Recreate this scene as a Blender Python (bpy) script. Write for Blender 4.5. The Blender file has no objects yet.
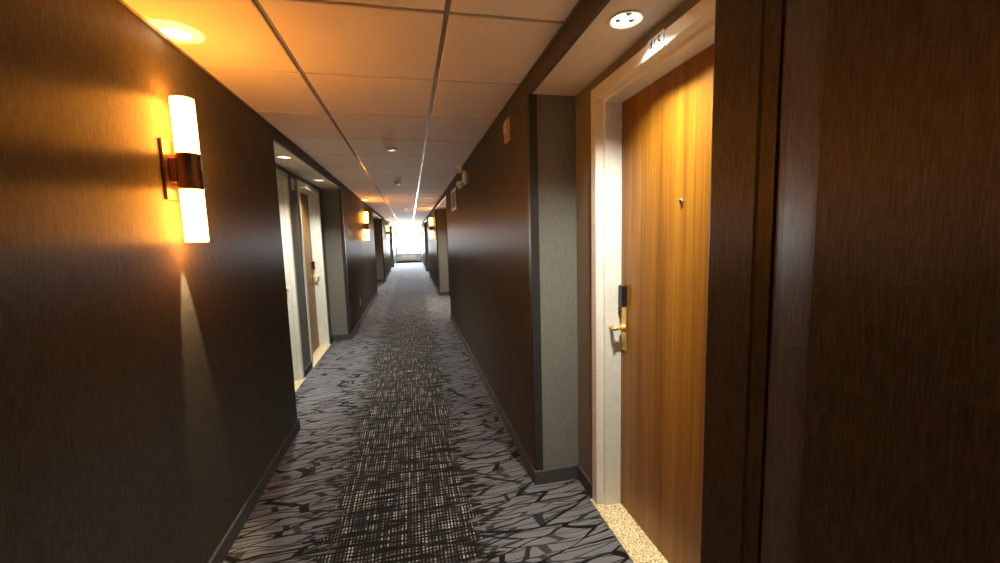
import bpy, bmesh, math, random
from mathutils import Vector, Matrix
random.seed(7)
C = bpy.context.scene.collection
PI = math.pi

# ------------------------------------------------------------------ measures (metres; y runs down the corridor)
LX, RX = -0.9347, 0.6567          # corridor wall planes
LD, RD = -1.2039, 0.9238          # door recess back planes
LO, RO = -1.55, 1.28              # outer backs of the walls
H, S = 2.30, 2.2155               # ceiling tiles, recess soffit
Y0, Y1 = -3.0, 27.0
ZF = 2.167                        # door frame head
T, TY = 0.6654, 1.6155            # ceiling tile module and first cross tee
TX1, TX2 = -0.483, 0.1784         # the two long tees
BB = 0.085                        # baseboard height

# ------------------------------------------------------------------ mesh helpers
def new_bm():
    bm = bmesh.new(); bm.loops.layers.uv.new('UVMap'); return bm

def box(bm, a, b, bev=0.0, seg=2):
    x0, y0, z0 = a; x1, y1, z1 = b
    co = [(x, y, z) for x in (x0, x1) for y in (y0, y1) for z in (z0, z1)]
    v = [bm.verts.new(c) for c in co]
    fs = [bm.faces.new([v[i] for i in q]) for q in
          ((0, 1, 3, 2), (4, 6, 7, 5), (0, 4, 5, 1), (2, 3, 7, 6), (0, 2, 6, 4), (1, 5, 7, 3))]
    bmesh.ops.recalc_face_normals(bm, faces=fs)
    if bev > 0:
        es = list({e for f in fs for e in f.edges})
        bmesh.ops.bevel(bm, geom=es, offset=bev, segments=seg, affect='EDGES', profile=0.5)

def lathe(bm, prof, org, axis='z', seg=40, closed=False):
    """revolve (radius, height) pairs round an axis through org"""
    o = Vector(org)
    ax = {'z': (Vector((1, 0, 0)), Vector((0, 1, 0)), Vector((0, 0, 1))),
          'x': (Vector((0, 1, 0)), Vector((0, 0, 1)), Vector((1, 0, 0))),
          'y': (Vector((0, 0, 1)), Vector((1, 0, 0)), Vector((0, 1, 0)))}
    u, v, w = ax[axis] if isinstance(axis, str) else axis
    rings = []
    for r, h in prof:
        if r < 1e-6:
            rings.append([bm.verts.new(o + w * h)])
        else:
            rings.append([bm.verts.new(o + w * h + u * (r * math.cos(2 * PI * k / seg)) + v * (r * math.sin(2 * PI * k / seg))) for k in range(seg)])
    fs = []
    pairs = list(zip(rings, rings[1:])) + ([(rings[-1], rings[0])] if closed else [])
    for a, b in pairs:
        for k in range(seg):
            n = (k + 1) % seg
            if len(a) == 1 and len(b) == 1: continue
            if len(a) == 1: fs.append(bm.faces.new((a[0], b[k], b[n])))
            elif len(b) == 1: fs.append(bm.faces.new((a[k], a[n], b[0])))
            else: fs.append(bm.faces.new((a[k], a[n], b[n], b[k])))
    for f in fs: f.smooth = True
    bmesh.ops.recalc_face_normals(bm, faces=fs)
    return fs

def tube(bm, pts, r, seg=14, flat=1.0):
    """round bar through points; r a number or one per point; flat squashes it sideways"""
    pts = [Vector(p) for p in pts]; n = len(pts)
    rr = r if isinstance(r, (list, tuple)) else [r] * n
    rings = []
    for i, p in enumerate(pts):
        t = (pts[min(i + 1, n - 1)] - pts[max(i - 1, 0)]).normalized()
        up = Vector((0, 0, 1)) if abs(t.z) < .9 else Vector((0, 1, 0))
        a = t.cross(up).normalized(); b = a.cross(t).normalized()
        rings.append([bm.verts.new(p + a * (rr[i] * flat * math.cos(2 * PI * k / seg)) + b * (rr[i] * math.sin(2 * PI * k / seg))) for k in range(seg)])
    fs = []
    for a, b in zip(rings, rings[1:]):
        for k in range(seg):
            fs.append(bm.faces.new((a[k], a[(k + 1) % seg], b[(k + 1) % seg], b[k])))
    fs.append(bm.faces.new(rings[0])); fs.append(bm.faces.new(rings[-1]))
    for f in fs: f.smooth = True
    bmesh.ops.recalc_face_normals(bm, faces=fs)

def prism(bm, poly, z0, z1):
    """closed plan polygon pulled from z0 to z1"""
    lo = [bm.verts.new((x, y, z0)) for x, y in poly]; hi = [bm.verts.new((x, y, z1)) for x, y in poly]
    n = len(poly)
    fs = [bm.faces.new((lo[i], lo[(i + 1) % n], hi[(i + 1) % n], hi[i])) for i in range(n)]
    fs.append(bm.faces.new(lo)); fs.append(bm.faces.new(hi))
    bmesh.ops.recalc_face_normals(bm, faces=fs)
    return fs

def strip(bm, paths, closed_profile=True):
    """join equal-length point rings into one skin (each entry of paths = one station's profile)"""
    rings = [[bm.verts.new(p) for p in ring] for ring in paths]
    fs = []
    m = len(rings[0])
    for a, b in zip(rings, rings[1:]):
        for k in range(m if closed_profile else m - 1):
            fs.append(bm.faces.new((a[k], a[(k + 1) % m], b[(k + 1) % m], b[k])))
    if closed_profile:
        fs.append(bm.faces.new(rings[0])); fs.append(bm.faces.new(rings[-1]))
    bmesh.ops.recalc_face_normals(bm, faces=fs)
    return fs

def uv_planar(bm):
    """u runs along the level, v up the height, in metres"""
    uv = bm.loops.layers.uv.active
    for f in bm.faces:
        n = f.normal
        for l in f.loops:
            c = l.vert.co
            if abs(n.z) > .8: l[uv].uv = (c.x, c.y)
            elif abs(n.x) >= .35: l[uv].uv = (c.y, c.z)
            else: l[uv].uv = (c.x, c.z)

def obj(name, bm, mat, parent=None, label=None, cat=None, group=None, kind=None, origin=None):
    bm.normal_update(); uv_planar(bm)
    me = bpy.data.meshes.new(name)
    if origin is not None:
        bmesh.ops.translate(bm, verts=bm.verts, vec=-Vector(origin))
    bm.to_mesh(me); bm.free()
    me.materials.append(mat)
    o = bpy.data.objects.new(name, me); C.objects.link(o)
    if origin is not None: o.location = origin
    if parent is not None: o.parent = parent
    tag(o, label, cat, group, kind)
    return o

def tag(o, label=None, cat=None, group=None, kind=None):
    if label: o['label'] = label
    if cat: o['category'] = cat
    if group: o['group'] = group
    if kind: o['kind'] = kind

def empty(name, loc, label=None, cat=None, group=None, kind=None, rz=0):
    o = bpy.data.objects.new(name, None); C.objects.link(o)
    o.location = loc; o.rotation_euler = (0, 0, rz); o.empty_display_size = .1
    tag(o, label, cat, group, kind)
    return o

def copy_thing(root, loc, label, rz=None, group=None):
    def cp(o, parent):
        c = o.copy(); C.objects.link(c)
        if parent is not None: c.parent = parent
        for ch in o.children: cp(ch, c)
        return c
    r = cp(root, None); r.location = loc
    if rz is not None: r.rotation_euler = (0, 0, rz)
    r['label'] = label
    if group: r['group'] = group
    return r

# ------------------------------------------------------------------ materials
class N:
    def __init__(s, name):
        s.m = bpy.data.materials.new(name); s.m.use_nodes = True
        s.t = s.m.node_tree; s.b = s.t.nodes['Principled BSDF']; s.out = s.t.nodes['Material Output']
    def n(s, typ, **kw):
        x = s.t.nodes.new(typ)
        for k, v in kw.items():
            if k.startswith('i_'): x.inputs[k[2:].replace('_', ' ')].default_value = v
            else: setattr(x, k, v)
        return x
    def l(s, a, b): s.t.links.new(a, b)
    def val(s, x, i):
        if hasattr(x, 'is_output'): s.l(x, i)
        else: i.default_value = x
    def math(s, op, a, b=0.0, c=None, clamp=False):
        x = s.n('ShaderNodeMath', operation=op, use_clamp=clamp); s.val(a, x.inputs[0]); s.val(b, x.inputs[1])
        if c is not None: s.val(c, x.inputs[2])
        return x.outputs[0]
    def ramp(s, f, stops, interp='LINEAR'):
        x = s.n('ShaderNodeValToRGB'); x.color_ramp.interpolation = interp
        e = x.color_ramp.elements
        while len(e) < len(stops): e.new(.5)
        for q, (p, c) in zip(e, stops):
            q.position = p; q.color = (c[0], c[1], c[2], 1) if not isinstance(c, (int, float)) else (c, c, c, 1)
        s.l(f, x.inputs[0]); return x.outputs[0]
    def smooth(s, v, lo, hi, a=0.0, b=1.0):
        x = s.n('ShaderNodeMapRange', interpolation_type='SMOOTHSTEP', clamp=True); s.l(v, x.inputs['Value'])
        s.val(lo, x.inputs['From Min']); s.val(hi, x.inputs['From Max']); x.inputs['To Min'].default_value = a; x.inputs['To Max'].default_value = b
        return x.outputs[0]
    def mix(s, f, a, b):
        x = s.n('ShaderNodeMix', data_type='RGBA'); s.val(f, x.inputs[0])
        for q, i in ((a, 6), (b, 7)):
            if hasattr(q, 'is_output'): s.l(q, x.inputs[i])
            else: x.inputs[i].default_value = (*q, 1)
        return x.outputs[2]
    def coords(s, kind, scale, rot=(0, 0, 0), loc=(0, 0, 0)):
        if kind == 'pos': src = s.n('ShaderNodeNewGeometry').outputs['Position']
        elif kind == 'obj': src = s.n('ShaderNodeTexCoord').outputs['Object']
        else: src = s.n('ShaderNodeUVMap', uv_map='UVMap').outputs[0]
        mp = s.n('ShaderNodeMapping'); mp.inputs['Scale'].default_value = scale
        mp.inputs['Rotation'].default_value = rot; mp.inputs['Location'].default_value = loc
        s.l(src, mp.inputs['Vector']); return mp.outputs[0]
    def noise(s, vec, scale=1.0, detail=2.0, rough=.5, dist=0.0):
        x = s.n('ShaderNodeTexNoise'); s.l(vec, x.inputs['Vector'])
        x.inputs['Scale'].default_value = scale; x.inputs['Detail'].default_value = detail
        x.inputs['Roughness'].default_value = rough; x.inputs['Distortion'].default_value = dist
        return x.outputs['Fac']
    def bump(s, h, strength, dist=.002):
        x = s.n('ShaderNodeBump'); x.inputs['Strength'].default_value = strength; x.inputs['Distance'].default_value = dist
        s.l(h, x.inputs['Height']); s.l(x.outputs[0], s.b.inputs['Normal'])
    def base(s, c):
        if hasattr(c, 'is_output'): s.l(c, s.b.inputs['Base Color'])
        else: s.b.inputs['Base Color'].default_value = (*c, 1)
        return s
    def pr(s, rough=.5, spec=.5, metal=0.0, **kw):
        s.b.inputs['Roughness'].default_value = rough; s.b.inputs['Specular IOR Level'].default_value = spec
        s.b.inputs['Metallic'].default_value = metal
        for k, v in kw.items(): s.b.inputs[k.replace('_', ' ')].default_value = v
        return s

def mottled(name, col, var=.12, scale=60, rough=.5, spec=.5, metal=0.0, bump=0.0):
    m = N(name)
    f = m.noise(m.coords('obj', (scale,) * 3), 1, 3)
    lo = tuple(c * (1 - var) for c in col); hi = tuple(min(1, c * (1 + var)) for c in col)
    m.base(m.ramp(f, [(.3, lo), (.7, hi)])).pr(rough, spec, metal)
    if bump: m.bump(f, bump)
    return m.m

def wallpaper(name, lo, mid, hi, spec):
    m = N(name)
    f1 = m.noise(m.coords('uv', (330, 24, 1)), 1, 3, .6)
    f2 = m.noise(m.coords('uv', (40, 420, 1)), 1, 2, .5)
    f3 = m.noise(m.coords('uv', (90, 9, 1)), 1, 2, .6)
    g = m.math('ADD', m.math('MULTIPLY', f1, .55), m.math('ADD', m.math('MULTIPLY', f2, .2), m.math('MULTIPLY', f3, .25)))
    m.base(m.ramp(g, [(.34, lo), (.5, mid), (.68, hi)]))
    m.pr(.50, spec)
    m.b.inputs['Anisotropic'].default_value = .85
    tg = m.n('ShaderNodeTangent', direction_type='UV_MAP', uv_map='UVMap')
    m.b.inputs['Anisotropic Rotation'].default_value = 0.0
    m.l(tg.outputs[0], m.b.inputs['Tangent'])
    m.bump(g, .5, .0012)
    return m.m

def carpet():
    m = N('patterned_corridor_carpet')
    pos = m.coords('pos', (1, 1, 1))
    sep = m.n('ShaderNodeSeparateXYZ'); m.l(pos, sep.inputs[0]); X, Y = sep.outputs[0], sep.outputs[1]
    # pile
    pile = m.noise(pos, 420, 2)
    patch = m.noise(m.coords('pos', (3.5, 9, 1), (0, 0, .2)), 1, 2)
    # branching dark lines lying mostly across the corridor
    wob = m.n('ShaderNodeTexNoise'); wob.inputs['Scale'].default_value = 3.0; wob.inputs['Detail'].default_value = 2.0; m.l(pos, wob.inputs['Vector'])
    add = m.n('ShaderNodeVectorMath', operation='MULTIPLY_ADD'); m.l(wob.outputs['Color'], add.inputs[0]); add.inputs[1].default_value = (.10, .09, 0); m.l(pos, add.inputs[2])
    def cracks(sx, sy, rot, w, seed):
        mp = m.n('ShaderNodeMapping'); mp.inputs['Rotation'].default_value = (0, 0, rot); m.l(add.outputs[0], mp.inputs['Vector'])
        mp2 = m.n('ShaderNodeMapping'); mp2.inputs['Scale'].default_value = (sx, sy, 1); mp2.inputs['Location'].default_value = (seed, seed * .7, 0); m.l(mp.outputs[0], mp2.inputs['Vector'])
        v = m.n('ShaderNodeTexVoronoi', feature='DISTANCE_TO_EDGE', voronoi_dimensions='2D'); v.inputs['Scale'].default_value = 1; m.l(mp2.outputs[0], v.inputs['Vector'])
        th = m.math('MULTIPLY', m.smooth(m.noise(m.coords('pos', (4, 5, 1), (0, 0, 0), (seed, 0, 0)), 1, 2), .3, .75), w * .7)
        th = m.math('ADD', th, w * .38)
        return m.smooth(v.outputs['Distance'], m.math('MULTIPLY', th, .85), m.math('MULTIPLY', th, 1.2), 1, 0)
    c1 = cracks(2.1, 11.5, -.24, .065, 1.3)
    c2 = cracks(1.7, 14, .0, .05, 5.1)
    c3 = cracks(2.7, 21, -.10, .08, 9.7)
    line = m.math('MAXIMUM', m.math('MAXIMUM', c1, m.math('MULTIPLY', c2, .9)), m.math('MULTIPLY', c3, .75))
    grey = m.mix(patch, (.135, .141, .156), (.22, .228, .248))
    grey = m.mix(m.smooth(pile, .3, .7), m.mix(.5, grey, (.06, .058, .066)), grey)
    side = m.mix(line, grey, (.002, .002, .002))
    # centre runner: pale dashes woven on black, broken by slanting black slivers
    def lanes(coord, per, jit):
        ph = m.math('ADD', coord, m.math('MULTIPLY', jit, 1.0))
        return m.math('SINE', m.math('MULTIPLY', ph, 2 * PI / per))
    jx = m.math('MULTIPLY', m.math('SUBTRACT', m.noise(m.coords('pos', (60, 2, 1)), 1, 1), .5), .010)
    jy = m.math('MULTIPLY', m.math('SUBTRACT', m.noise(m.coords('pos', (9, 30, 1)), 1, 2), .5), .030)
    colx = m.smooth(lanes(X, .0165, jx), -.35, .35)
    rowy = m.smooth(lanes(Y, .0235, jy), -.85, -.2)
    colvar = m.smooth(m.noise(m.coords('pos', (55, 5, 1)), 1, 2), .40, .72, .08, 1)
    dash = m.math('MULTIPLY', m.math('MULTIPLY', colx, rowy), colvar)
    sl = m.noise(m.coords('pos', (4, 52, 1), (0, 0, -.22)), 1, 2, .55, .5)
    sl = m.smooth(sl, .45, .50)
    sl2 = m.noise(m.coords('pos', (3.5, 20, 1), (0, 0, .15), (4, 2, 0)), 1, 2, .5, .4)
    sl2 = m.smooth(sl2, .34, .39)
    dash = m.math('MULTIPLY', dash, m.math('MULTIPLY', sl, sl2))
    run = m.mix(dash, (.003, .003, .003), (.56, .55, .49))
    # ragged runner border
    edge = m.math('ABSOLUTE', m.math('ADD', X, .115))
    rag = m.noise(m.coords('pos', (3, 26, 1), (0, 0, -.15)), 1, 3, .6)
    rag2 = m.math('MULTIPLY', m.math('SUBTRACT', rag, .5), .42)
    e2 = m.math('ADD', edge, rag2)
    inner = m.smooth(e2, .335, .375, 1, 0)
    shard = m.smooth(m.math('ADD', edge, m.math('MULTIPLY', rag2, 1.9)), .405, .415, 1, 0)
    shard = m.math('MULTIPLY', shard, m.smooth(m.noise(m.coords('pos', (9, 42, 1), (0, 0, -.2), (1, 7, 0)), 1, 2), .42, .47))
    col = m.mix(shard, side, (.003, .003, .003))
    col = m.mix(inner, col, run)
    m.base(col).pr(.9, .25)
    m.b.inputs['Sheen Weight'].default_value = .32; m.b.inputs['Sheen Roughness'].default_value = .16; m.b.inputs['Sheen Tint'].default_value = (.85, .85, 1, 1)
    m.bump(m.math('ADD', pile, m.math('MULTIPLY', line, -.5)), .5, .003)
    return m.m

def base_carpet():
    m = N('carpet_baseboard_pile')
    f = m.noise(m.coords('pos', (40, 40, 60)), 1, 3)
    p = m.noise(m.coords('pos', (400, 400, 400)), 1, 2)
    m.base(m.mix(m.math('MULTIPLY', p, f), (.030, .029, .031), (.20, .19, .195))).pr(.85, .3)
    m.bump(p, .4, .002)
    return m.m

def veneer():
    m = N('golden_straight_grain_veneer')
    a = m.noise(m.coords('pos', (62, 62, 1.1)), 1, 4, .65, .15)
    b = m.noise(m.coords('pos', (18, 18, .35)), 1, 2, .5)
    d = m.noise(m.coords('pos', (260, 260, 5)), 1, 2, .5)
    g = m.math('ADD', m.math('MULTIPLY', a, .5), m.math('ADD', m.math('MULTIPLY', b, .35), m.math('MULTIPLY', d, .15)))
    m.base(m.ramp(g, [(.32, (.125, .046, .0035)), (.47, (.21, .086, .006)), (.55, (.265, .115, .008)), (.68, (.36, .175, .016))]))
    m.pr(.38, .4)
    m.bump(d, .06, .0006)
    return m.m

def granite():
    m = N('cream_speckled_stone')
    v = m.n('ShaderNodeTexVoronoi'); v.inputs['Scale'].default_value = 210; m.l(m.coords('pos', (1, 1, 1)), v.inputs['Vector'])
    w = m.n('ShaderNodeRGBToBW'); m.l(v.outputs['Color'], w.inputs[0])
    f = m.noise(m.coords('pos', (90, 90, 90)), 1, 3)
    g = m.math('ADD', m.math('MULTIPLY', w.outputs[0], .6), m.math('MULTIPLY', f, .4))
    m.base(m.ramp(g, [(.30, (.26, .17, .055)), (.42, (.60, .47, .20)), (.55, (.80, .70, .40)), (.75, (.90, .86, .66))])).pr(.35, .5)
    return m.m

def tile_mat():
    m = N('white_mineral_ceiling_tile')
    f = m.noise(m.coords('pos', (260, 260, 260)), 1, 3, .6)
    s = m.noise(m.coords('pos', (5, 5, 5)), 1, 2)
    m.base(m.mix(s, (.74, .725, .70), (.81, .795, .77))).pr(.8, .3)
    m.bump(f, .15, .001)
    return m.m

def emit(name, col, strength, rough=.3):
    m = N(name)
    f = m.noise(m.coords('obj', (14, 14, 14)), 1, 1)
    m.base(tuple(min(1, c) for c in (.9, .85, .75))).pr(rough, .5)
    m.b.inputs['Emission Color'].default_value = (*col, 1)
    m.l(m.math('MULTIPLY_ADD', f, strength * .1, strength * .95), m.b.inputs['Emission Strength'])
    return m.m

def glass():
    m = N('clear_window_glass')
    m.t.nodes.remove(m.b)
    fr = m.n('ShaderNodeFresnel'); fr.inputs[0].default_value = 1.45
    tr = m.n('ShaderNodeBsdfTransparent'); gl = m.n('ShaderNodeBsdfGlossy'); gl.inputs['Roughness'].default_value = .02
    tint = m.noise(m.coords('pos', (1, 1, 1)), 1, 1)
    m.l(m.mix(tint, (.94, .97, .97), (.97, .98, .98)), tr.inputs[0])
    mx = m.n('ShaderNodeMixShader'); m.l(fr.outputs[0], mx.inputs[0]); m.l(tr.outputs[0], mx.inputs[1]); m.l(gl.outputs[0], mx.inputs[2])
    m.l(mx.outputs[0], m.out.inputs['Surface'])
    return m.m

SCONCE_COL = (1.0, .315, .032)
BROWN = ((.026, .0235, .019), (.072, .065, .053), (.135, .122, .101))
SAGE = ((.15, .152, .13), (.20, .202, .175), (.25, .25, .22))
M = dict(
    wall=wallpaper('taupe_vinyl_wallcovering', *BROWN, .52), recess=wallpaper('sage_grey_recess_wallcovering', *SAGE, .3), carpet=carpet(), base=base_carpet(), veneer=veneer(), stone=granite(), tile=tile_mat(), glass=glass(),
    grid=mottled('satin_painted_grid', (.30, .27, .235), .05, 40, .25, .6),
    soffit=mottled('soffit_paint', (.80, .78, .73), .05, 30, .7, .3, bump=.05),
    frame=mottled('cream_frame_paint', (.82, .83, .75), .04, 25, .38, .5),
    guard=mottled('charcoal_corner_guard', (.030, .029, .029), .15, 60, .45, .4),
    brass=mottled('polished_brass', (.82, .60, .22), .08, 40, .42, .5, 1.0),
    black=mottled('black_plastic', (.012, .012, .012), .2, 60, .3, .5),
    bronze=mottled('dark_bronze', (.30, .17, .10), .15, 50, .34, .5, .85),
    chrome=mottled('satin_nickel', (.62, .60, .56), .06, 40, .22, .5, 1.0),
    reflector=mottled('bright_reflector', (.88, .87, .83), .04, 30, .45, .5),
    plastic=mottled('white_plastic', (.80, .79, .75), .05, 40, .4, .5),
    beige=mottled('beige_plastic', (.62, .52, .36), .05, 40, .45, .5),
    grey=mottled('grey_plastic', (.20, .19, .18), .1, 40, .5, .4),
    ink=mottled('black_ink', (.0012, .0012, .0012), .1, 60, 1.0, 0.0),
    lens=mottled('clear_lens', (.75, .74, .70), .06, 80, .12, .6),
    endpaint=mottled('pale_end_wall_paint', (.62, .62, .60), .04, 20, .6, .4),
    winframe=mottled('pale_window_frame', (.70, .70, .69), .04, 25, .4, .5),
    glow=emit('warm_glass_glow', SCONCE_COL, 40),
    lamp=emit('downlight_lamp_glow', (1.0, .88, .70), 4),
)

# ------------------------------------------------------------------ door positions: (wall side, y near, y far)
DOORS = [('R', .855, 1.945), ('L', 3.53, 4.605), ('L', 4.985, 6.06), ('R', 8.75, 9.84), ('L', 12.9, 13.98)]
ALC = {'L': [(3.33, 6.30), (11.4, 14.9), (19.6, 22.8)], 'R': [(.798, 2.165), (7.30, 10.55), (15.6, 18.8)]}

def wall_line(side, niches):
    X, D = (LX, LD) if side == 'L' else (RX, RD)
    s = -1 if side == 'L' else 1
    if side == 'R':   # the near end: satin bulge, shadow joint, set-back strip
        PR = .0285
        pts = [(RX - PR, Y0)]
        for k in range(13):      # gentle roll away from the corridor face
            t = k / 12; y = .525 + .080 * t
            pts.append((RX - PR + 0.026 * t ** 1.3, y))
        pts += [(RX + .002, .620), (RX + .0055, .6285), (RX + .014, .630), (RX + .014, .6335), (RX + .0055, .636), (RX + .0035, .668), (RX, .674)]
    else:
        pts = [(X, Y0)]
    for a, b in ALC[side]:
        r = .007
        pts += [(X, a - r), (X + s * r * .3, a - r * .3), (X + s * r, a), (D, a)]
        if niches:
            for sd, y0, y1 in DOORS:
                if sd == side and a <= y0 <= b:
                    pts += [(D, y0 + .012), (D + s * .17, y0 + .012), (D + s * .17, y1 - .012), (D, y1 - .012)]
        pts += [(D, b), (X + s * r, b), (X + s * r * .3, b + r * .3), (X, b + r)]
    pts.append((X, Y1))
    return pts

def build_wall(side, name, label):
    s = -1 if side == 'L' else 1
    XO = LO if side == 'L' else RO
    X = LX if side == 'L' else RX
    bm = new_bm()
    prism(bm, wall_line(side, True) + [(XO, Y1), (XO, Y0)], 0, ZF - .012)
    prism(bm, wall_line(side, False) + [(XO, Y1), (XO, Y0)], ZF - .012, S)
    prism(bm, wall_line(side, False) + [(XO, Y1), (XO, Y0)], S, 2.42)
    for a, b in ALC[side]:      # downstand face over each door recess
        x0, x1 = sorted((X, X + s * .02))
        box(bm, (x0, a - .004, S), (x1, b + .004, 2.42))
    bm.normal_update()
    for f in bm.faces:          # the recesses are papered in a paler sage grey
        c = f.calc_center_median()
        if c.z < S and abs(f.normal.z) < .5 and abs(c.x - X) > .008 and any(a - .004 < c.y < b + .004 for a, b in ALC[side]): f.material_index = 1
    o = obj(name, bm, M['wall'], label=label, cat='wall', kind='structure')
    o.data.materials.append(M['recess'])
    return o

build_wall('L', 'wall_left', 'taupe vinyl papered wall along the left with the lit sconces')
build_wall('R', 'wall_right', 'taupe vinyl papered wall along the right around the wood door')

# end walls
bm = new_bm(); box(bm, (LO, Y0 - .12, 0), (RO, Y0, 2.42)); obj('wall_back', bm, M['wall'], label='taupe papered wall closing the corridor at the near end', cat='wall', kind='structure')
WX0, WX1, WZ0, WZ1 = -.86, .60, .56, 2.24
bm = new_bm()
box(bm, (LO, Y1, 0), (WX0, Y1 + .14, 2.42)); box(bm, (WX1, Y1, 0), (RO, Y1 + .14, 2.42))
box(bm, (WX0, Y1, 0), (WX1, Y1 + .14, WZ0)); box(bm, (WX0, Y1, WZ1), (WX1, Y1 + .14, 2.42))
obj('wall_far', bm, M['endpaint'], label='end wall under and around the bright window', cat='wall', kind='structure')

# floor
bm = new_bm(); box(bm, (LO, Y0 - .12, -.12), (RO, Y1 + .14, 0))
obj('floor', bm, M['carpet'], label='grey carpet with black branching lines and a woven centre runner', cat='floor', kind='structure')

# ceiling: slab above, tiles dropped into a grid
bm = new_bm(); box(bm, (LO, Y0 - .12, 2.42), (RO, Y1 + .14, 2.52))
ceil = obj('ceiling', bm, M['soffit'], label='suspended ceiling of square white tiles in a grid', cat='ceiling', kind='structure')
cols = [LX, TX1, TX2, RX]
rows = [Y0]
k = math.ceil((Y0 - TY) / T + 1e-6)
while TY + k * T < Y1 - .05:
    rows.append(TY + k * T); k += 1
rows.append(Y1)
tl, gr = new_bm(), new_bm()
G = .0105
for ci in range(3):
    xa = cols[ci] + (G if ci else .016); xb = cols[ci + 1] - (G if ci < 2 else .016)
    for ri in range(len(rows) - 1):
        ya, yb = rows[ri] + .0085, rows[ri + 1] - .0085
        z0, z1, d = H, H + .02, .003
        lo = [tl.verts.new(p) for p in ((xa + d, ya + d, z0), (xb - d, ya + d, z0), (xb - d, yb - d, z0), (xa + d, yb - d, z0))]
        hi = [tl.verts.new(p) for p in ((xa, ya, z0 + d), (xb, ya, z0 + d), (xb, yb, z0 + d), (xa, yb, z0 + d))]
        tp = [tl.verts.new(p) for p in ((xa, ya, z1), (xb, ya, z1), (xb, yb, z1), (xa, yb, z1))]
        tl.faces.new(lo[::-1])
        for a, b in ((lo, hi), (hi, tp)):
            for q in range(4): tl.faces.new((a[q], a[(q + 1) % 4], b[(q + 1) % 4], b[q]))
        tl.faces.new(tp)
obj('ceiling_tile_field', tl, M['tile'], ceil)
for x in (TX1, TX2):             # long tees
    box(gr, (x - .014, Y0, H + .011), (x + .014, Y1, H + .022))
    box(gr, (x + .0020, Y0, H + .006), (x + .0085, Y1, H + .0108), .001, 1)
for y in rows[1:-1]:
    for ci in range(3):
        box(gr, (cols[ci] + .004, y - .011, H + .0135), (cols[ci + 1] - .004, y + .008, H + .022))
for x0, x1 in ((LX - .001, LX + .019), (RX - .019, RX + .001)):
    box(gr, (x0, Y0, H + .005), (x1, Y1, H + .022))
obj('ceiling_grid', gr, M['grid'], ceil)

# recess soffits with round openings for the downlights
DL_R = .058
DL = {'L': {0: [3.985, 5.401], 1: [13.3], 2: [21.2]}, 'R': {0: [1.395], 1: [8.4, 9.7], 2: [17.2]}}
DLX = {'L': -1.047, 'R': .790}
def soffit(side, i, label):
    a, b = ALC[side][i]
    X, D = (LX, LD) if side == 'L' else (RX, RD)
    s = -1 if side == 'L' else 1
    x0, x1 = sorted((X + s * .02, D)); z0, z1 = S, S + .016
    bm = new_bm()
    ys = DL[side][i]; cx = DLX[side]
    cuts = [a] + [(p + q) / 2 for p, q in zip(ys, ys[1:])] + [b]
    n = 48
    for cy, ya, yb in zip(ys, cuts, cuts[1:]):
        rim_lo, rim_hi, out_lo, out_hi = [], [], [], []
        angs = sorted(set([2 * PI * k / n for k in range(n)] + [math.atan2(yy - cy, xx - cx) % (2 * PI) for xx in (x0, x1) for yy in (ya, yb)]))
        for t in angs:
            c, q = math.cos(t), math.sin(t)
            ks = []
            if c > 1e-9: ks.append((x1 - cx) / c)
            if c < -1e-9: ks.append((x0 - cx) / c)
            if q > 1e-9: ks.append((yb - cy) / q)
            if q < -1e-9: ks.append((ya - cy) / q)
            kk = min(ks)
            rim_lo.append(bm.verts.new((cx + DL_R * c, cy + DL_R * q, z0))); out_lo.append(bm.verts.new((cx + kk * c, cy + kk * q, z0)))
            rim_hi.append(bm.verts.new((cx + DL_R * c, cy + DL_R * q, z1))); out_hi.append(bm.verts.new((cx + kk * c, cy + kk * q, z1)))
        m_ = len(angs)
        for k in range(m_):
            j = (k + 1) % m_
            bm.faces.new((rim_lo[k], rim_lo[j], out_lo[j], out_lo[k])); bm.faces.new((rim_hi[k], out_hi[k], out_hi[j], rim_hi[j]))
            bm.faces.new((rim_lo[k], rim_hi[k], rim_hi[j], rim_lo[j])); bm.faces.new((out_lo[k], out_lo[j], out_hi[j], out_hi[k]))
    bmesh.ops.recalc_face_normals(bm, faces=bm.faces)
    return obj('soffit', bm, M['soffit'], label=label, cat='soffit', kind='structure')
soffit('R', 0, 'cream lowered ceiling over the nearest right door recess')
soffit('R', 1, 'lowered ceiling over the second door recess on the right')
soffit('R', 2, 'lowered ceiling over the third door recess on the right')
soffit('L', 0, 'cream lowered ceiling with two downlights over the first left door recess')
soffit('L', 1, 'lowered ceiling over the second door recess on the left')
soffit('L', 2, 'lowered ceiling over the third door recess on the left')

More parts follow.
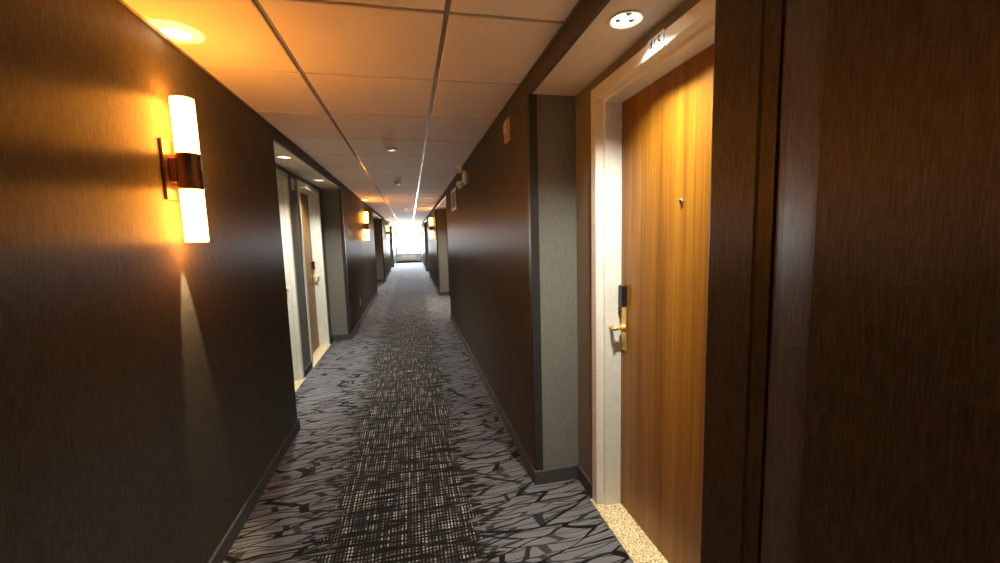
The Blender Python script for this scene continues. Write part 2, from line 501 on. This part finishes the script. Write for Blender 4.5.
# ------------------------------------------------------------------ baseboards
def baseboards(side, name, where):
    s = -1 if side == 'L' else 1
    line = [p for p in wall_line(side, False)]
    # drop the tiny rounded points: square corners
    X, D = (LX, LD) if side == 'L' else (RX, RD)
    pts = [line[0]] if side == 'L' else [(RX - .0285, Y0), (RX - .0285, .628), (RX, .628)]
    for a, b in ALC[side]: pts += [(X, a), (D, a), (D, b), (X, b)]
    pts.append((X, Y1))
    runs, cur = [], [pts[0]]
    for p, q in zip(pts, pts[1:]):
        if p[0] == D and q[0] == D:
            for sd, y0, y1 in DOORS:
                if sd == side and p[1] - .01 <= y0 and y1 <= q[1] + .01:
                    if y0 - cur[-1][1] > .005: cur.append((D, y0))
                    runs.append(cur); cur = [(D, y1)]
        cur.append(q)
    runs.append(cur)
    th = .011
    n = 0
    for run in runs:
        if len(run) < 2: continue
        ext = math.hypot(run[-1][0] - run[0][0], run[-1][1] - run[0][1])
        if ext < .02: continue
        st = []
        for i, p in enumerate(run):
            ns = []
            for u, v in ((i - 1, i), (i, i + 1)):
                if u < 0 or v >= len(run): continue
                dx, dy = run[v][0] - run[u][0], run[v][1] - run[u][1]; L_ = math.hypot(dx, dy)
                nx, ny = (dy / L_, -dx / L_)          # right-hand side of travel
                if side == 'R': nx, ny = -nx, -ny
                ns.append((nx, ny))
            if len(ns) == 2 and abs(ns[0][0] * ns[1][0] + ns[0][1] * ns[1][1]) < .5: off = (ns[0][0] + ns[1][0], ns[0][1] + ns[1][1])
            else: off = ns[0]
            ox, oy = off
            e = .0006
            st.append([(p[0] + ox * e, p[1] + oy * e, 0.0), (p[0] + ox * th, p[1] + oy * th, 0.0), (p[0] + ox * th, p[1] + oy * th, BB - .006),
                       (p[0] + ox * th * .5, p[1] + oy * th * .5, BB), (p[0] + ox * e, p[1] + oy * e, BB)])
        bm = new_bm(); strip(bm, st)
        obj(name, bm, M['base'], label='charcoal carpet baseboard ' + where[min(n, len(where) - 1)], cat='baseboard', kind='structure'); n += 1
baseboards('L', 'baseboard_left', ['under the nearest left sconce', 'between the two nearest left doors', 'along the left wall beyond the two doors', 'at the far end of the left wall'])
baseboards('R', 'baseboard_right', ['along the nearest right wall', 'from the nearest wood door down the right wall', 'at the far end of the right wall'])
bm = new_bm(); box(bm, (LX + .012, Y1 - .012, 0), (RX - .012, Y1 - .0005, BB), .003)
obj('baseboard_far', bm, M['base'], label='dark baseboard across the end wall under the heater', cat='baseboard', kind='structure')

# ------------------------------------------------------------------ corner guards on the wall ends
ti = 0
def corner_guard(side, y, sy, label):
    """L-shaped guard on a wall corner; sy = direction the return runs out of the corner's face (unit y of the return's facing)"""
    global ti
    ti += 1
    X = LX if side == 'L' else RX
    s = -1 if side == 'L' else 1
    w, t, g = .044, .0028, .0004
    def P(a, b): return (X + s * a, y + sy * b)      # a into the wall, b along the outward facing of the return
    poly = [P(-t, -w), P(-t, t * .35), P(-t * .35, t), P(w, t), P(w, g), P(-g + .0008, g), P(-g, g), P(-g, -w)]
    bm = new_bm(); prism(bm, poly, BB, S - .001)
    obj('trim_%d' % ti, bm, M['guard'], label=label, cat='corner guard', kind='structure')
corner_guard('R', 2.165, -1, 'dark corner guard on the right wall end nearest the wood door')
corner_guard('L', 6.30, -1, 'dark corner guard beyond the two nearest left doors')
corner_guard('R', 10.55, -1, 'dark corner guard beyond the second right recess')
corner_guard('L', 14.9, -1, 'dark corner guard beyond the second left recess')
corner_guard('R', 18.8, -1, 'dark corner guard beyond the third right recess')
corner_guard('L', 22.8, -1, 'dark corner guard beyond the third left recess')

# ------------------------------------------------------------------ doors
FP = [(0, .0005), (0, -.012), (.003, -.014), (.051, -.014), (.054, -.011), (.054, .026), (.071, .026), (.074, .029), (.074, .116), (.0125, .116), (.0125, .0005)]
def make_door(n, side, y0, y1, label, leaf_far=True):
    D = LD if side == 'L' else RD
    s = -1 if side == 'L' else 1
    X = lambda d: D + s * d
    root = empty('door_%d' % n, (D, (y0 + y1) / 2, 0), label, 'door', None, 'structure')
    def part(name, bm, mat, parent=root, label=None):
        bmesh.ops.recalc_face_normals(bm, faces=bm.faces)
        o = obj(name, bm, mat, None, label)
        o.parent = parent
        o.matrix_parent_inverse = Matrix.Translation(-Vector(root.location))
        return o
    bm = new_bm()
    st = [[(X(d), y0 + t, .0005) for t, d in FP], [(X(d), y0 + t, ZF - t) for t, d in FP], [(X(d), y1 - t, ZF - t) for t, d in FP], [(X(d), y1 - t, .0005) for t, d in FP]]
    strip(bm, st)
    part('door_frame', bm, M['frame'])
    bm = new_bm(); xa, xb = sorted((X(.1165), X(.16)))
    ya, yb, zt = y0 + .0725, y1 - .0725, ZF - .0725
    box(bm, (xa, ya, .012), (xb, yb, zt), .002)
    leaf = part('door_leaf', bm, M['veneer'], label='golden brown straight grained wood veneer')
    # peephole
    ym = (y0 + y1) / 2 + .01
    bm = new_bm(); lathe(bm, [(.0, .006), (.004, .006), (.0045, .009), (.0095, .007), (.011, .004), (.011, .0)], (X(.1165), ym, 1.578), (Vector((0, 1, 0)), Vector((0, 0, 1)), Vector((-s, 0, 0))), 24)
    ph = part('peephole', bm, M['chrome'], label='small round chrome peephole')
    # lock set, far side
    yl = y1 - .112
    bm = new_bm(); xa, xb = sorted((X(.1165), X(.1085)))
    box(bm, (xa, yl - .023, .868), (xb, yl + .023, 1.165), .004, 3)
    lk = part('lock_plate', bm, M['brass'], label='polished brass lock plate')
    bm = new_bm(); xa, xb = sorted((X(.1175), X(.088)))
    box(bm, (xa, yl - .025, 1.095), (xb, yl + .025, 1.205), .010, 4)
    part('card_reader', bm, M['black'], label='black key card reader')
    hz = .985
    bm = new_bm()
    lathe(bm, [(.0, .016), (.016, .016), (.020, .010), (.021, .0)], (X(.109), yl, hz), (Vector((0, 1, 0)), Vector((0, 0, 1)), Vector((-s, 0, 0))), 24)
    tube(bm, [(X(.096), yl, hz), (X(.062), yl, hz)], .0095)
    tube(bm, [(X(.060), yl - .012, hz), (X(.058), yl + .0, hz), (X(.057), yl + .03, hz + .002), (X(.060), yl + .07, hz + .001), (X(.066), yl + .098, hz - .003), (X(.072), yl + .104, hz - .004)],
         [.008, .0105, .010, .009, .0085, .006])
    part('lever_handle', bm, M['brass'], label='brass lever pointing at the door frame')
    # threshold
    bm = new_bm(); xa, xb = sorted((X(-.030), X(.165)))
    box(bm, (xa, y0 + .006, .0006), (xb, y1 - .006, .0112), .004, 2)
    return root
names = ['golden wood guest room door on the right in a cream frame', 'narrow cream framed door at the near end of the left recess',
         'cream framed door with a brass lock at the far end of the left recess', 'distant door hidden in the second recess on the right', 'distant door hidden in the second recess on the left']
thr = ['cream speckled stone threshold under the golden door on the right', 'speckled stone threshold at the nearer of the two left doors', 'speckled stone threshold under the left door with the brass lock',
       'stone threshold of the distant right door', 'stone threshold of the distant left door']
for i, (sd, y0, y1) in enumerate(DOORS):
    make_door(i + 1, sd, y0, y1, names[i])
    D = LD if sd == 'L' else RD; s = -1 if sd == 'L' else 1
    bm = new_bm()
    # strip between the jambs, with a short nosing in front of them, cut round the frame feet
    def Xd(d): return D + s * d
    a, b = y0 + .0752, y1 - .0752
    poly = [(Xd(-.028), y0 + .004), (Xd(-.028), y1 - .004), (Xd(-.0146), y1 - .004), (Xd(-.0146), y1 - .0552), (Xd(.0255), y1 - .0552), (Xd(.0255), b), (Xd(.168), b),
            (Xd(.168), a), (Xd(.0255), a), (Xd(.0255), y0 + .0552), (Xd(-.0146), y0 + .0552), (Xd(-.0146), y0 + .004)]
    prism(bm, poly, .0006, .0105)
    obj('stone_threshold', bm, M['stone'], label=thr[i], cat='threshold', group='stone thresholds under the room doors')

# ------------------------------------------------------------------ recessed downlights
def downlight():
    r = empty('recessed_downlight', (0, 0, 0), 'x', 'downlight', 'recessed downlights over the room doors')
    bm = new_bm(); lathe(bm, [(.0535, .010), (.0535, -.001), (.056, -.0045), (.063, -.0055), (.068, -.004), (.069, -.0005), (.0575, -.0005), (.0575, .010)], (0, 0, 0), 'z', 48, True)
    obj('trim_ring', bm, M['plastic'], r)
    bm = new_bm(); lathe(bm, [(.0533, .002), (.0515, .010), (.0490, .014), (.0490, .050), (.0525, .050), (.0545, .012), (.0545, .002)], (0, 0, 0), 'z', 48, True)
    obj('reflector', bm, M['reflector'], r)
    bm = new_bm(); lathe(bm, [(.0, .006), (.020, .0065), (.036, .008), (.0475, .012), (.0475, .030), (.030, .06), (.018, .085), (.0, .09)], (0, 0, 0), 'z', 40)
    obj('lamp', bm, M['lamp'], r, 'glowing lamp face')
    for k in range(3):     # facets shading the lamp
        bm = new_bm(); t = 2 * PI * k / 3 + .35
        c, q = math.cos(t), math.sin(t)
        tri = [(.012 * c, .012 * q), (.036 * math.cos(t + .42), .036 * math.sin(t + .42)), (.038 * c, .038 * q), (.036 * math.cos(t - .42), .036 * math.sin(t - .42))]
        prism(bm, tri, .0035, .0055)
        obj('lamp_clip', bm, M['grey'], r)
    li = bpy.data.lights.new('downlight_beam', 'SPOT'); li.energy = DOWN_W; li.color = (1.0, .94, .82); li.spot_size = math.radians(124); li.spot_blend = 1.0; li.shadow_soft_size = .03
    lo = bpy.data.objects.new('downlight_beam', li); C.objects.link(lo); lo.location = (0, 0, .002); lo.parent = r
    return r
DOWN_W = 118
d0 = downlight(); first = True
dl_lab = {('R', 0, 0): 'round white downlight in the soffit above the golden door on the right',
          ('L', 0, 0): 'nearer of the two lit downlights in the left recess', ('L', 0, 1): 'farther of the two lit downlights in the left recess',
          ('R', 1, 0): 'nearer downlight in the second right recess', ('R', 1, 1): 'farther downlight in the second right recess',
          ('L', 1, 0): 'downlight in the second recess on the left', ('L', 2, 0): 'downlight in the third recess on the left', ('R', 2, 0): 'downlight in the third recess on the right'}
for sd in DL:
    for i in DL[sd]:
        for j, y in enumerate(DL[sd][i]):
            loc = (DLX[sd], y, S)
            if first: d0.location = loc; d0['label'] = dl_lab[(sd, i, j)]; first = False
            else: copy_thing(d0, loc, dl_lab[(sd, i, j)])

# ------------------------------------------------------------------ wall sconces (built for the left wall: +x points into the corridor)
def sconce():
    r = empty('wall_sconce', (0, 0, 0), 'x', 'wall light', 'twin tube wall sconces')
    bm = new_bm(); box(bm, (.0004, -.058, -.115), (.012, .058, .122), .003)
    obj('back_plate', bm, M['bronze'], r)
    bm = new_bm(); box(bm, (.012, -.034, -.045), (.040, .034, .05), .003)
    obj('bracket', bm, M['bronze'], r)
    cx = .070
    bm = new_bm()
    lathe(bm, [(.0, -.072), (.0415, -.072), (.0445, -.069), (.0455, -.062), (.0442, -.058), (.0442, .058), (.0455, .062), (.0445, .069), (.0415, .072), (.0, .072)], (cx, 0, .0), 'z', 48)
    cl = obj('collar', bm, M['bronze'], r)
    bm = new_bm()
    lathe(bm, [(.0, .0), (.005, .0), (.006, .003), (.004, .006), (.0, .0065)], (cx + .0440, 0, .0), (Vector((0, 1, 0)), Vector((0, 0, 1)), Vector((1, 0, 0))), 16)
    obj('screw', bm, M['chrome'], cl)
    for z0, z1 in ((.0725, .285), (-.0725, -.283)):
        bm = new_bm(); e = .0035 if z1 > z0 else -.0035
        lathe(bm, [(.0405, z0), (.0405, z1), (.039, z1 + e * .4), (.0375, z1), (.0375, z0)], (cx, 0, 0), 'z', 48, True)
        obj('glass_tube', bm, M['glow'], r, 'glowing frosted glass tube')
    def spot(name, z, half, w, col, aim, blend=.12, soft=.008, px=None):
        li = bpy.data.lights.new(name, 'SPOT'); li.energy = w; li.color = col; li.spot_size = 2 * math.radians(half); li.spot_blend = blend; li.shadow_soft_size = soft
        o = bpy.data.objects.new(name, li); C.objects.link(o); o.parent = r; o.location = (px or cx, 0, z)
        o.rotation_euler = Vector(aim).to_track_quat('-Z', 'Y').to_euler()
    spot('halo_beam', .215, 17.0, HALO_W, (1, .62, .26), (0, .0, 1), .04, .003)
    spot('bulb_beam', .215, 8.2, BULB_W, (1, .80, .45), (0, .05, 1), .15, .004)
    spot('foot_beam', -.262, 12, FOOT_W, (1, .68, .38), (-.09, .05, -1), .6, .006, .044)
    return r
HALO_W, BULB_W, FOOT_W = 4.5, 26, 40
sc = sconce(); sc.location = (LX, 1.925, 1.7605); sc['label'] = 'large lit twin tube sconce nearest on the left wall'
copy_thing(sc, (LX, 8.85, 1.7605), 'second lit sconce down the left wall beyond the doors')
copy_thing(sc, (LX, 17.2, 1.7605), 'far lit sconce on the left wall past the second recess')
copy_thing(sc, (RX, 11.5, 1.7605), 'lit sconce on the right wall beyond the second recess', PI)
copy_thing(sc, (RX, 22.0, 1.7605), 'farthest lit sconce on the right wall near the window', PI)

# ------------------------------------------------------------------ ceiling devices
def detector(name, label, loc, dome):
    r = empty(name, loc, label, 'smoke detector' if dome else 'ceiling disc')
    bm = new_bm(); lathe(bm, [(.0, -.0005), (.056, -.0005), (.058, -.004), (.055, -.012), (.0, -.012)], (0, 0, 0), 'z', 36)
    obj('base', bm, M['plastic'], r)
    if dome:
        bm = new_bm(); lathe(bm, [(.0, -.0125), (.040, -.0125), (.043, -.017), (.043, -.025), (.036, -.032), (.020, -.035), (.0, -.035)], (0, 0, 0), 'z', 36)
        obj('sensor_head', bm, M['plastic'], r)
        bm = new_bm(); lathe(bm, [(.0435, -.020), (.0445, -.0205), (.0445, -.0235), (.0435, -.024)], (0, 0, 0), 'z', 36, True)
        obj('vent_band', bm, M['grey'], r)
    else:
        bm = new_bm(); lathe(bm, [(.0, -.0125), (.045, -.0125), (.044, -.017), (.030, -.020), (.0, -.0205)], (0, 0, 0), 'z', 36)
        obj('cover_disc', bm, M['plastic'], r)
    return r
detector('ceiling_disc', 'flat round white disc on the ceiling, nearest of the ceiling devices', (-.128, 3.942, H), False)
detector('smoke_detector', 'domed white smoke detector on the ceiling past the flat disc', (-.129, 6.195, H), True)
detector('smoke_detector', 'small distant smoke detector on the ceiling', (-.106, 11.55, H), True)

# ------------------------------------------------------------------ things on the right wall
r = empty('alarm_plate', (RX, 2.632, 2.142), 'small beige wall plate high on the right wall beside the recess', 'wall device')
bm = new_bm(); box(bm, (-.014, -.060, -.072), (-.0005, .060, .072), .003); obj('plate', bm, M['beige'], r)
bm = new_bm(); box(bm, (-.024, -.040, -.010), (-.0145, .040, .052), .003); obj('lens', bm, M['beige'], r)
bm = new_bm()
for k in range(5): box(bm, (-.0155, -.036, -.058 + k * .009), (-.0142, .036, -.054 + k * .009))
obj('speaker_slots', bm, M['grey'], r)

r = empty('emergency_light', (RX, 4.56, 2.135), 'white twin head emergency light high on the right wall', 'emergency light')
bm = new_bm(); box(bm, (-.045, -.09, -.070), (-.0005, .13, .06), .010, 3); obj('housing', bm, M['plastic'], r)
for y, z, aim in ((-.03, .078, Vector((-.75, -.62, -.2))), (-.03, -.085, Vector((-.8, -.52, -.3)))):
    a = aim.normalized(); u = a.cross(Vector((0, 0, 1))).normalized(); v = a.cross(u)
    o0 = Vector((-.085, y, z))
    bm = new_bm(); lathe(bm, [(.0, -.035), (.018, -.034), (.030, -.020), (.040, .012), (.042, .024), (.038, .026), (.0375, .022), (.0, .020)], o0, (u, v, a), 28)
    hd = obj('lamp_head', bm, M['plastic'], r)
    bm = new_bm(); lathe(bm, [(.0, .024), (.020, .0235), (.0365, .0212)], o0, (u, v, a), 28); obj('lens', bm, M['lens'], hd)
    bm = new_bm(); tube(bm, [(-.035, y, z * .6), (-.07, y, z * .86), o0 - a * .02], .011); obj('swivel_arm', bm, M['plastic'], hd)

r = empty('vent_grille', (RX, 6.02, 2.02), 'framed vent grille on the right wall past the emergency light', 'vent')
bm = new_bm()
for a, b in (((-.012, -.30, -.15), (-.0005, .30, -.115)), ((-.012, -.30, .115), (-.0005, .30, .15)), ((-.012, -.30, -.115), (-.0005, -.265, .115)), ((-.012, .265, -.115), (-.0005, .30, .115))):
    box(bm, a, b, .002)
obj('grille_frame', bm, M['plastic'], r)
bm = new_bm()
box(bm, (-.003, -.264, -.1145), (-.0008, .264, .1145))
for k in range(10):
    z = -.105 + k * .0225
    v = [bm.verts.new(p) for p in ((-.011, -.2645, z - .004), (-.011, .2645, z - .004), (-.0035, .2645, z + .010), (-.0035, -.2645, z + .010), (-.0105, -.2645, z - .0055), (-.0105, .2645, z - .0055), (-.003, .2645, z + .0085), (-.003, -.2645, z + .0085))]
    for q in ((0, 1, 2, 3), (7, 6, 5, 4), (0, 4, 5, 1), (3, 2, 6, 7), (0, 3, 7, 4), (1, 5, 6, 2)): bm.faces.new([v[i] for i in q])
obj('louvres', bm, M['grey'], r)

# ------------------------------------------------------------------ outlet on the left wall
r = empty('wall_outlet', (LX, 7.57, .372), 'white double outlet low on the left wall under the second sconce', 'outlet')
bm = new_bm(); box(bm, (.0005, -.036, -.058), (.006, .036, .058), .002); obj('cover_plate', bm, M['plastic'], r)
for z in (-.024, .024):
    bm = new_bm(); lathe(bm, [(.0, .003), (.015, .003), (.0165, .0)], (.006, 0, z), 'x', 24)
    sk = obj('socket', bm, M['plastic'], r)
    bm = new_bm()
    for y in (-.006, .006): box(bm, (.0085, y - .0012, z - .002), (.0094, y + .0012, z + .007))
    obj('slots', bm, M['black'], sk)

# ------------------------------------------------------------------ room number signs
def text_obj(body, size, parent, loc, mat):
    cu = bpy.data.curves.new('room_number', 'FONT'); cu.body = body; cu.size = size; cu.align_x = 'CENTER'; cu.align_y = 'CENTER'; cu.extrude = .0004
    t = bpy.data.objects.new('tmp', cu); C.objects.link(t)
    me = bpy.data.meshes.new_from_object(t.evaluated_get(bpy.context.evaluated_depsgraph_get()))
    bpy.data.objects.remove(t); me.name = 'room_number'; me.materials.clear(); me.materials.append(mat)
    o = bpy.data.objects.new('room_number', me); C.objects.link(o); o.parent = parent
    mm = Matrix(((0, 0, -1), (-1, 0, 0), (0, 1, 0))).to_4x4(); mm.translation = Vector(loc)
    o.matrix_local = mm
    return o
r = empty('room_sign', (RD - .0145, 1.395, 2.137), 'white room number plate reading 415 above the golden door', 'room sign')
bm = new_bm(); box(bm, (-.004, -.050, -.026), (-.0003, .050, .034), .001, 1); obj('plate', bm, M['plastic'], r)
text_obj('415', .050, r, (-.0047, .0, .003), M['ink'])
r = empty('room_sign', (LD + .0145, 5.50, 2.135), 'blank bright plate on the frame head of the far left recess door', 'room sign')
bm = new_bm(); box(bm, (.0003, -.050, -.026), (.004, .050, .034), .001, 1); obj('plate', bm, M['plastic'], r)
bm = new_bm(); box(bm, (.0041, -.030, -.010), (.0046, .030, .018), .0001, 1); obj('raised_panel', bm, M['plastic'], r)
r = empty('wall_strobe', (LD, 4.80, 2.085), 'small pale device on the wall between the two left doors', 'wall device')
bm = new_bm(); box(bm, (.0005, -.045, -.060), (.012, .045, .060), .003); obj('plate', bm, M['plastic'], r)
bm = new_bm(); box(bm, (.0125, -.025, -.005), (.030, .025, .045), .006); obj('lens', bm, M['lens'], r)

# ------------------------------------------------------------------ end window and heater
w = empty('window_1', ((WX0 + WX1) / 2, Y1, WZ0), 'overexposed white window closing the far end of the corridor', 'window', None, 'structure')
def wpart(name, bm, mat, label=None):
    o = obj(name, bm, mat, None, label); o.parent = w; o.matrix_parent_inverse = Matrix.Translation(-Vector(w.location)); return o
bm = new_bm(); f = .05
for a, b in (((WX0, Y1 + .03, WZ0), (WX0 + f, Y1 + .10, WZ1)), ((WX1 - f, Y1 + .03, WZ0), (WX1, Y1 + .10, WZ1)), ((WX0 + f, Y1 + .03, WZ0), (WX1 - f, Y1 + .10, WZ0 + f)), ((WX0 + f, Y1 + .03, WZ1 - f), (WX1 - f, Y1 + .10, WZ1))):
    box(bm, a, b, .003)
wpart('window_frame', bm, M['winframe'])
xm = (WX0 + WX1) / 2
bm = new_bm(); box(bm, (xm - .02, Y1 + .04, WZ0 + f), (xm + .02, Y1 + .09, WZ1 - f), .003); wpart('mullion', bm, M['winframe'])
for xa, xb in ((WX0 + f, xm - .02), (xm + .02, WX1 - f)):
    bm = new_bm(); box(bm, (xa, Y1 + .062, WZ0 + f), (xb, Y1 + .068, WZ1 - f)); wpart('pane', bm, M['glass'])
bm = new_bm(); box(bm, (WX0 - .03, Y1 - .05, WZ0 - .035), (WX1 + .03, Y1 + .03, WZ0 - .001), .006); wpart('window_sill', bm, M['winframe'])

r = empty('wall_heater', (-.13, Y1 - .001, .16), 'low white heater under the end window', 'heater')
bm = new_bm(); box(bm, (-.46, -.13, .0), (.46, -.0005, .26), .015, 3); obj('housing', bm, M['plastic'], r)
bm = new_bm()
for k in range(14): box(bm, (-.42 + k * .061, -.134, .17), (-.42 + k * .061 + .045, -.1305, .235), .001, 1)
obj('outlet_louvre', bm, M['winframe'], r)
for x in (-.38, .38):
    bm = new_bm(); box(bm, (x - .03, -.11, -.1595), (x + .03, -.02, .0), .004); obj('foot', bm, M['grey'], r)

# ------------------------------------------------------------------ daylight
wd = bpy.data.worlds.new('Daylight'); bpy.context.scene.world = wd; wd.use_nodes = True
nt = wd.node_tree; bg = nt.nodes['Background']
sky = nt.nodes.new('ShaderNodeTexSky'); sky.sky_type = 'HOSEK_WILKIE'; sky.sun_direction = Vector((.4, -.7, .6)).normalized(); sky.turbidity = 5; sky.ground_albedo = .4
mx = nt.nodes.new('ShaderNodeMix'); mx.data_type = 'RGBA'; mx.inputs[0].default_value = .75; mx.inputs[7].default_value = (.90, .95, 1.0, 1)
nt.links.new(sky.outputs[0], mx.inputs[6]); nt.links.new(mx.outputs[2], bg.inputs['Color']); bg.inputs['Strength'].default_value = 125
pl = bpy.data.lights.new('window_portal', 'AREA'); pl.shape = 'RECTANGLE'; pl.size = WX1 - WX0; pl.size_y = WZ1 - WZ0; pl.cycles.is_portal = True
po = bpy.data.objects.new('window_portal', pl); C.objects.link(po); po.location = ((WX0 + WX1) / 2, Y1 + .15, (WZ0 + WZ1) / 2); po.rotation_euler = (-PI / 2, 0, 0)

# ------------------------------------------------------------------ camera
cam = bpy.data.cameras.new('Camera'); co = bpy.data.objects.new('Camera', cam); C.objects.link(co)
cam.sensor_fit = 'HORIZONTAL'; cam.sensor_width = 36; cam.lens = 404.95 * 36 / 1000; cam.clip_start = .01; cam.clip_end = 200
Rv = Vector((0.97604157, -0.21571933, -0.02842577)); Uv = Vector((0.05111926, 0.10036016, 0.99363709)); Fv = Vector((0.21149391, 0.97128421, -0.1089831))
mw = Matrix((Rv, Uv, -Fv)).transposed().to_4x4(); mw.translation = Vector((0, 0, 1.4605)); co.matrix_world = mw
sc_ = bpy.context.scene; sc_.camera = co
vs = sc_.view_settings; vs.view_transform = 'Standard'; vs.look = 'None'; vs.gamma = 1; vs.use_curve_mapping = False; vs.exposure = 0.9
cy = sc_.cycles; cy.max_bounces = 10; cy.diffuse_bounces = 6; cy.glossy_bounces = 4; cy.transparent_max_bounces = 8; cy.sample_clamp_indirect = 6; cy.use_denoising = True
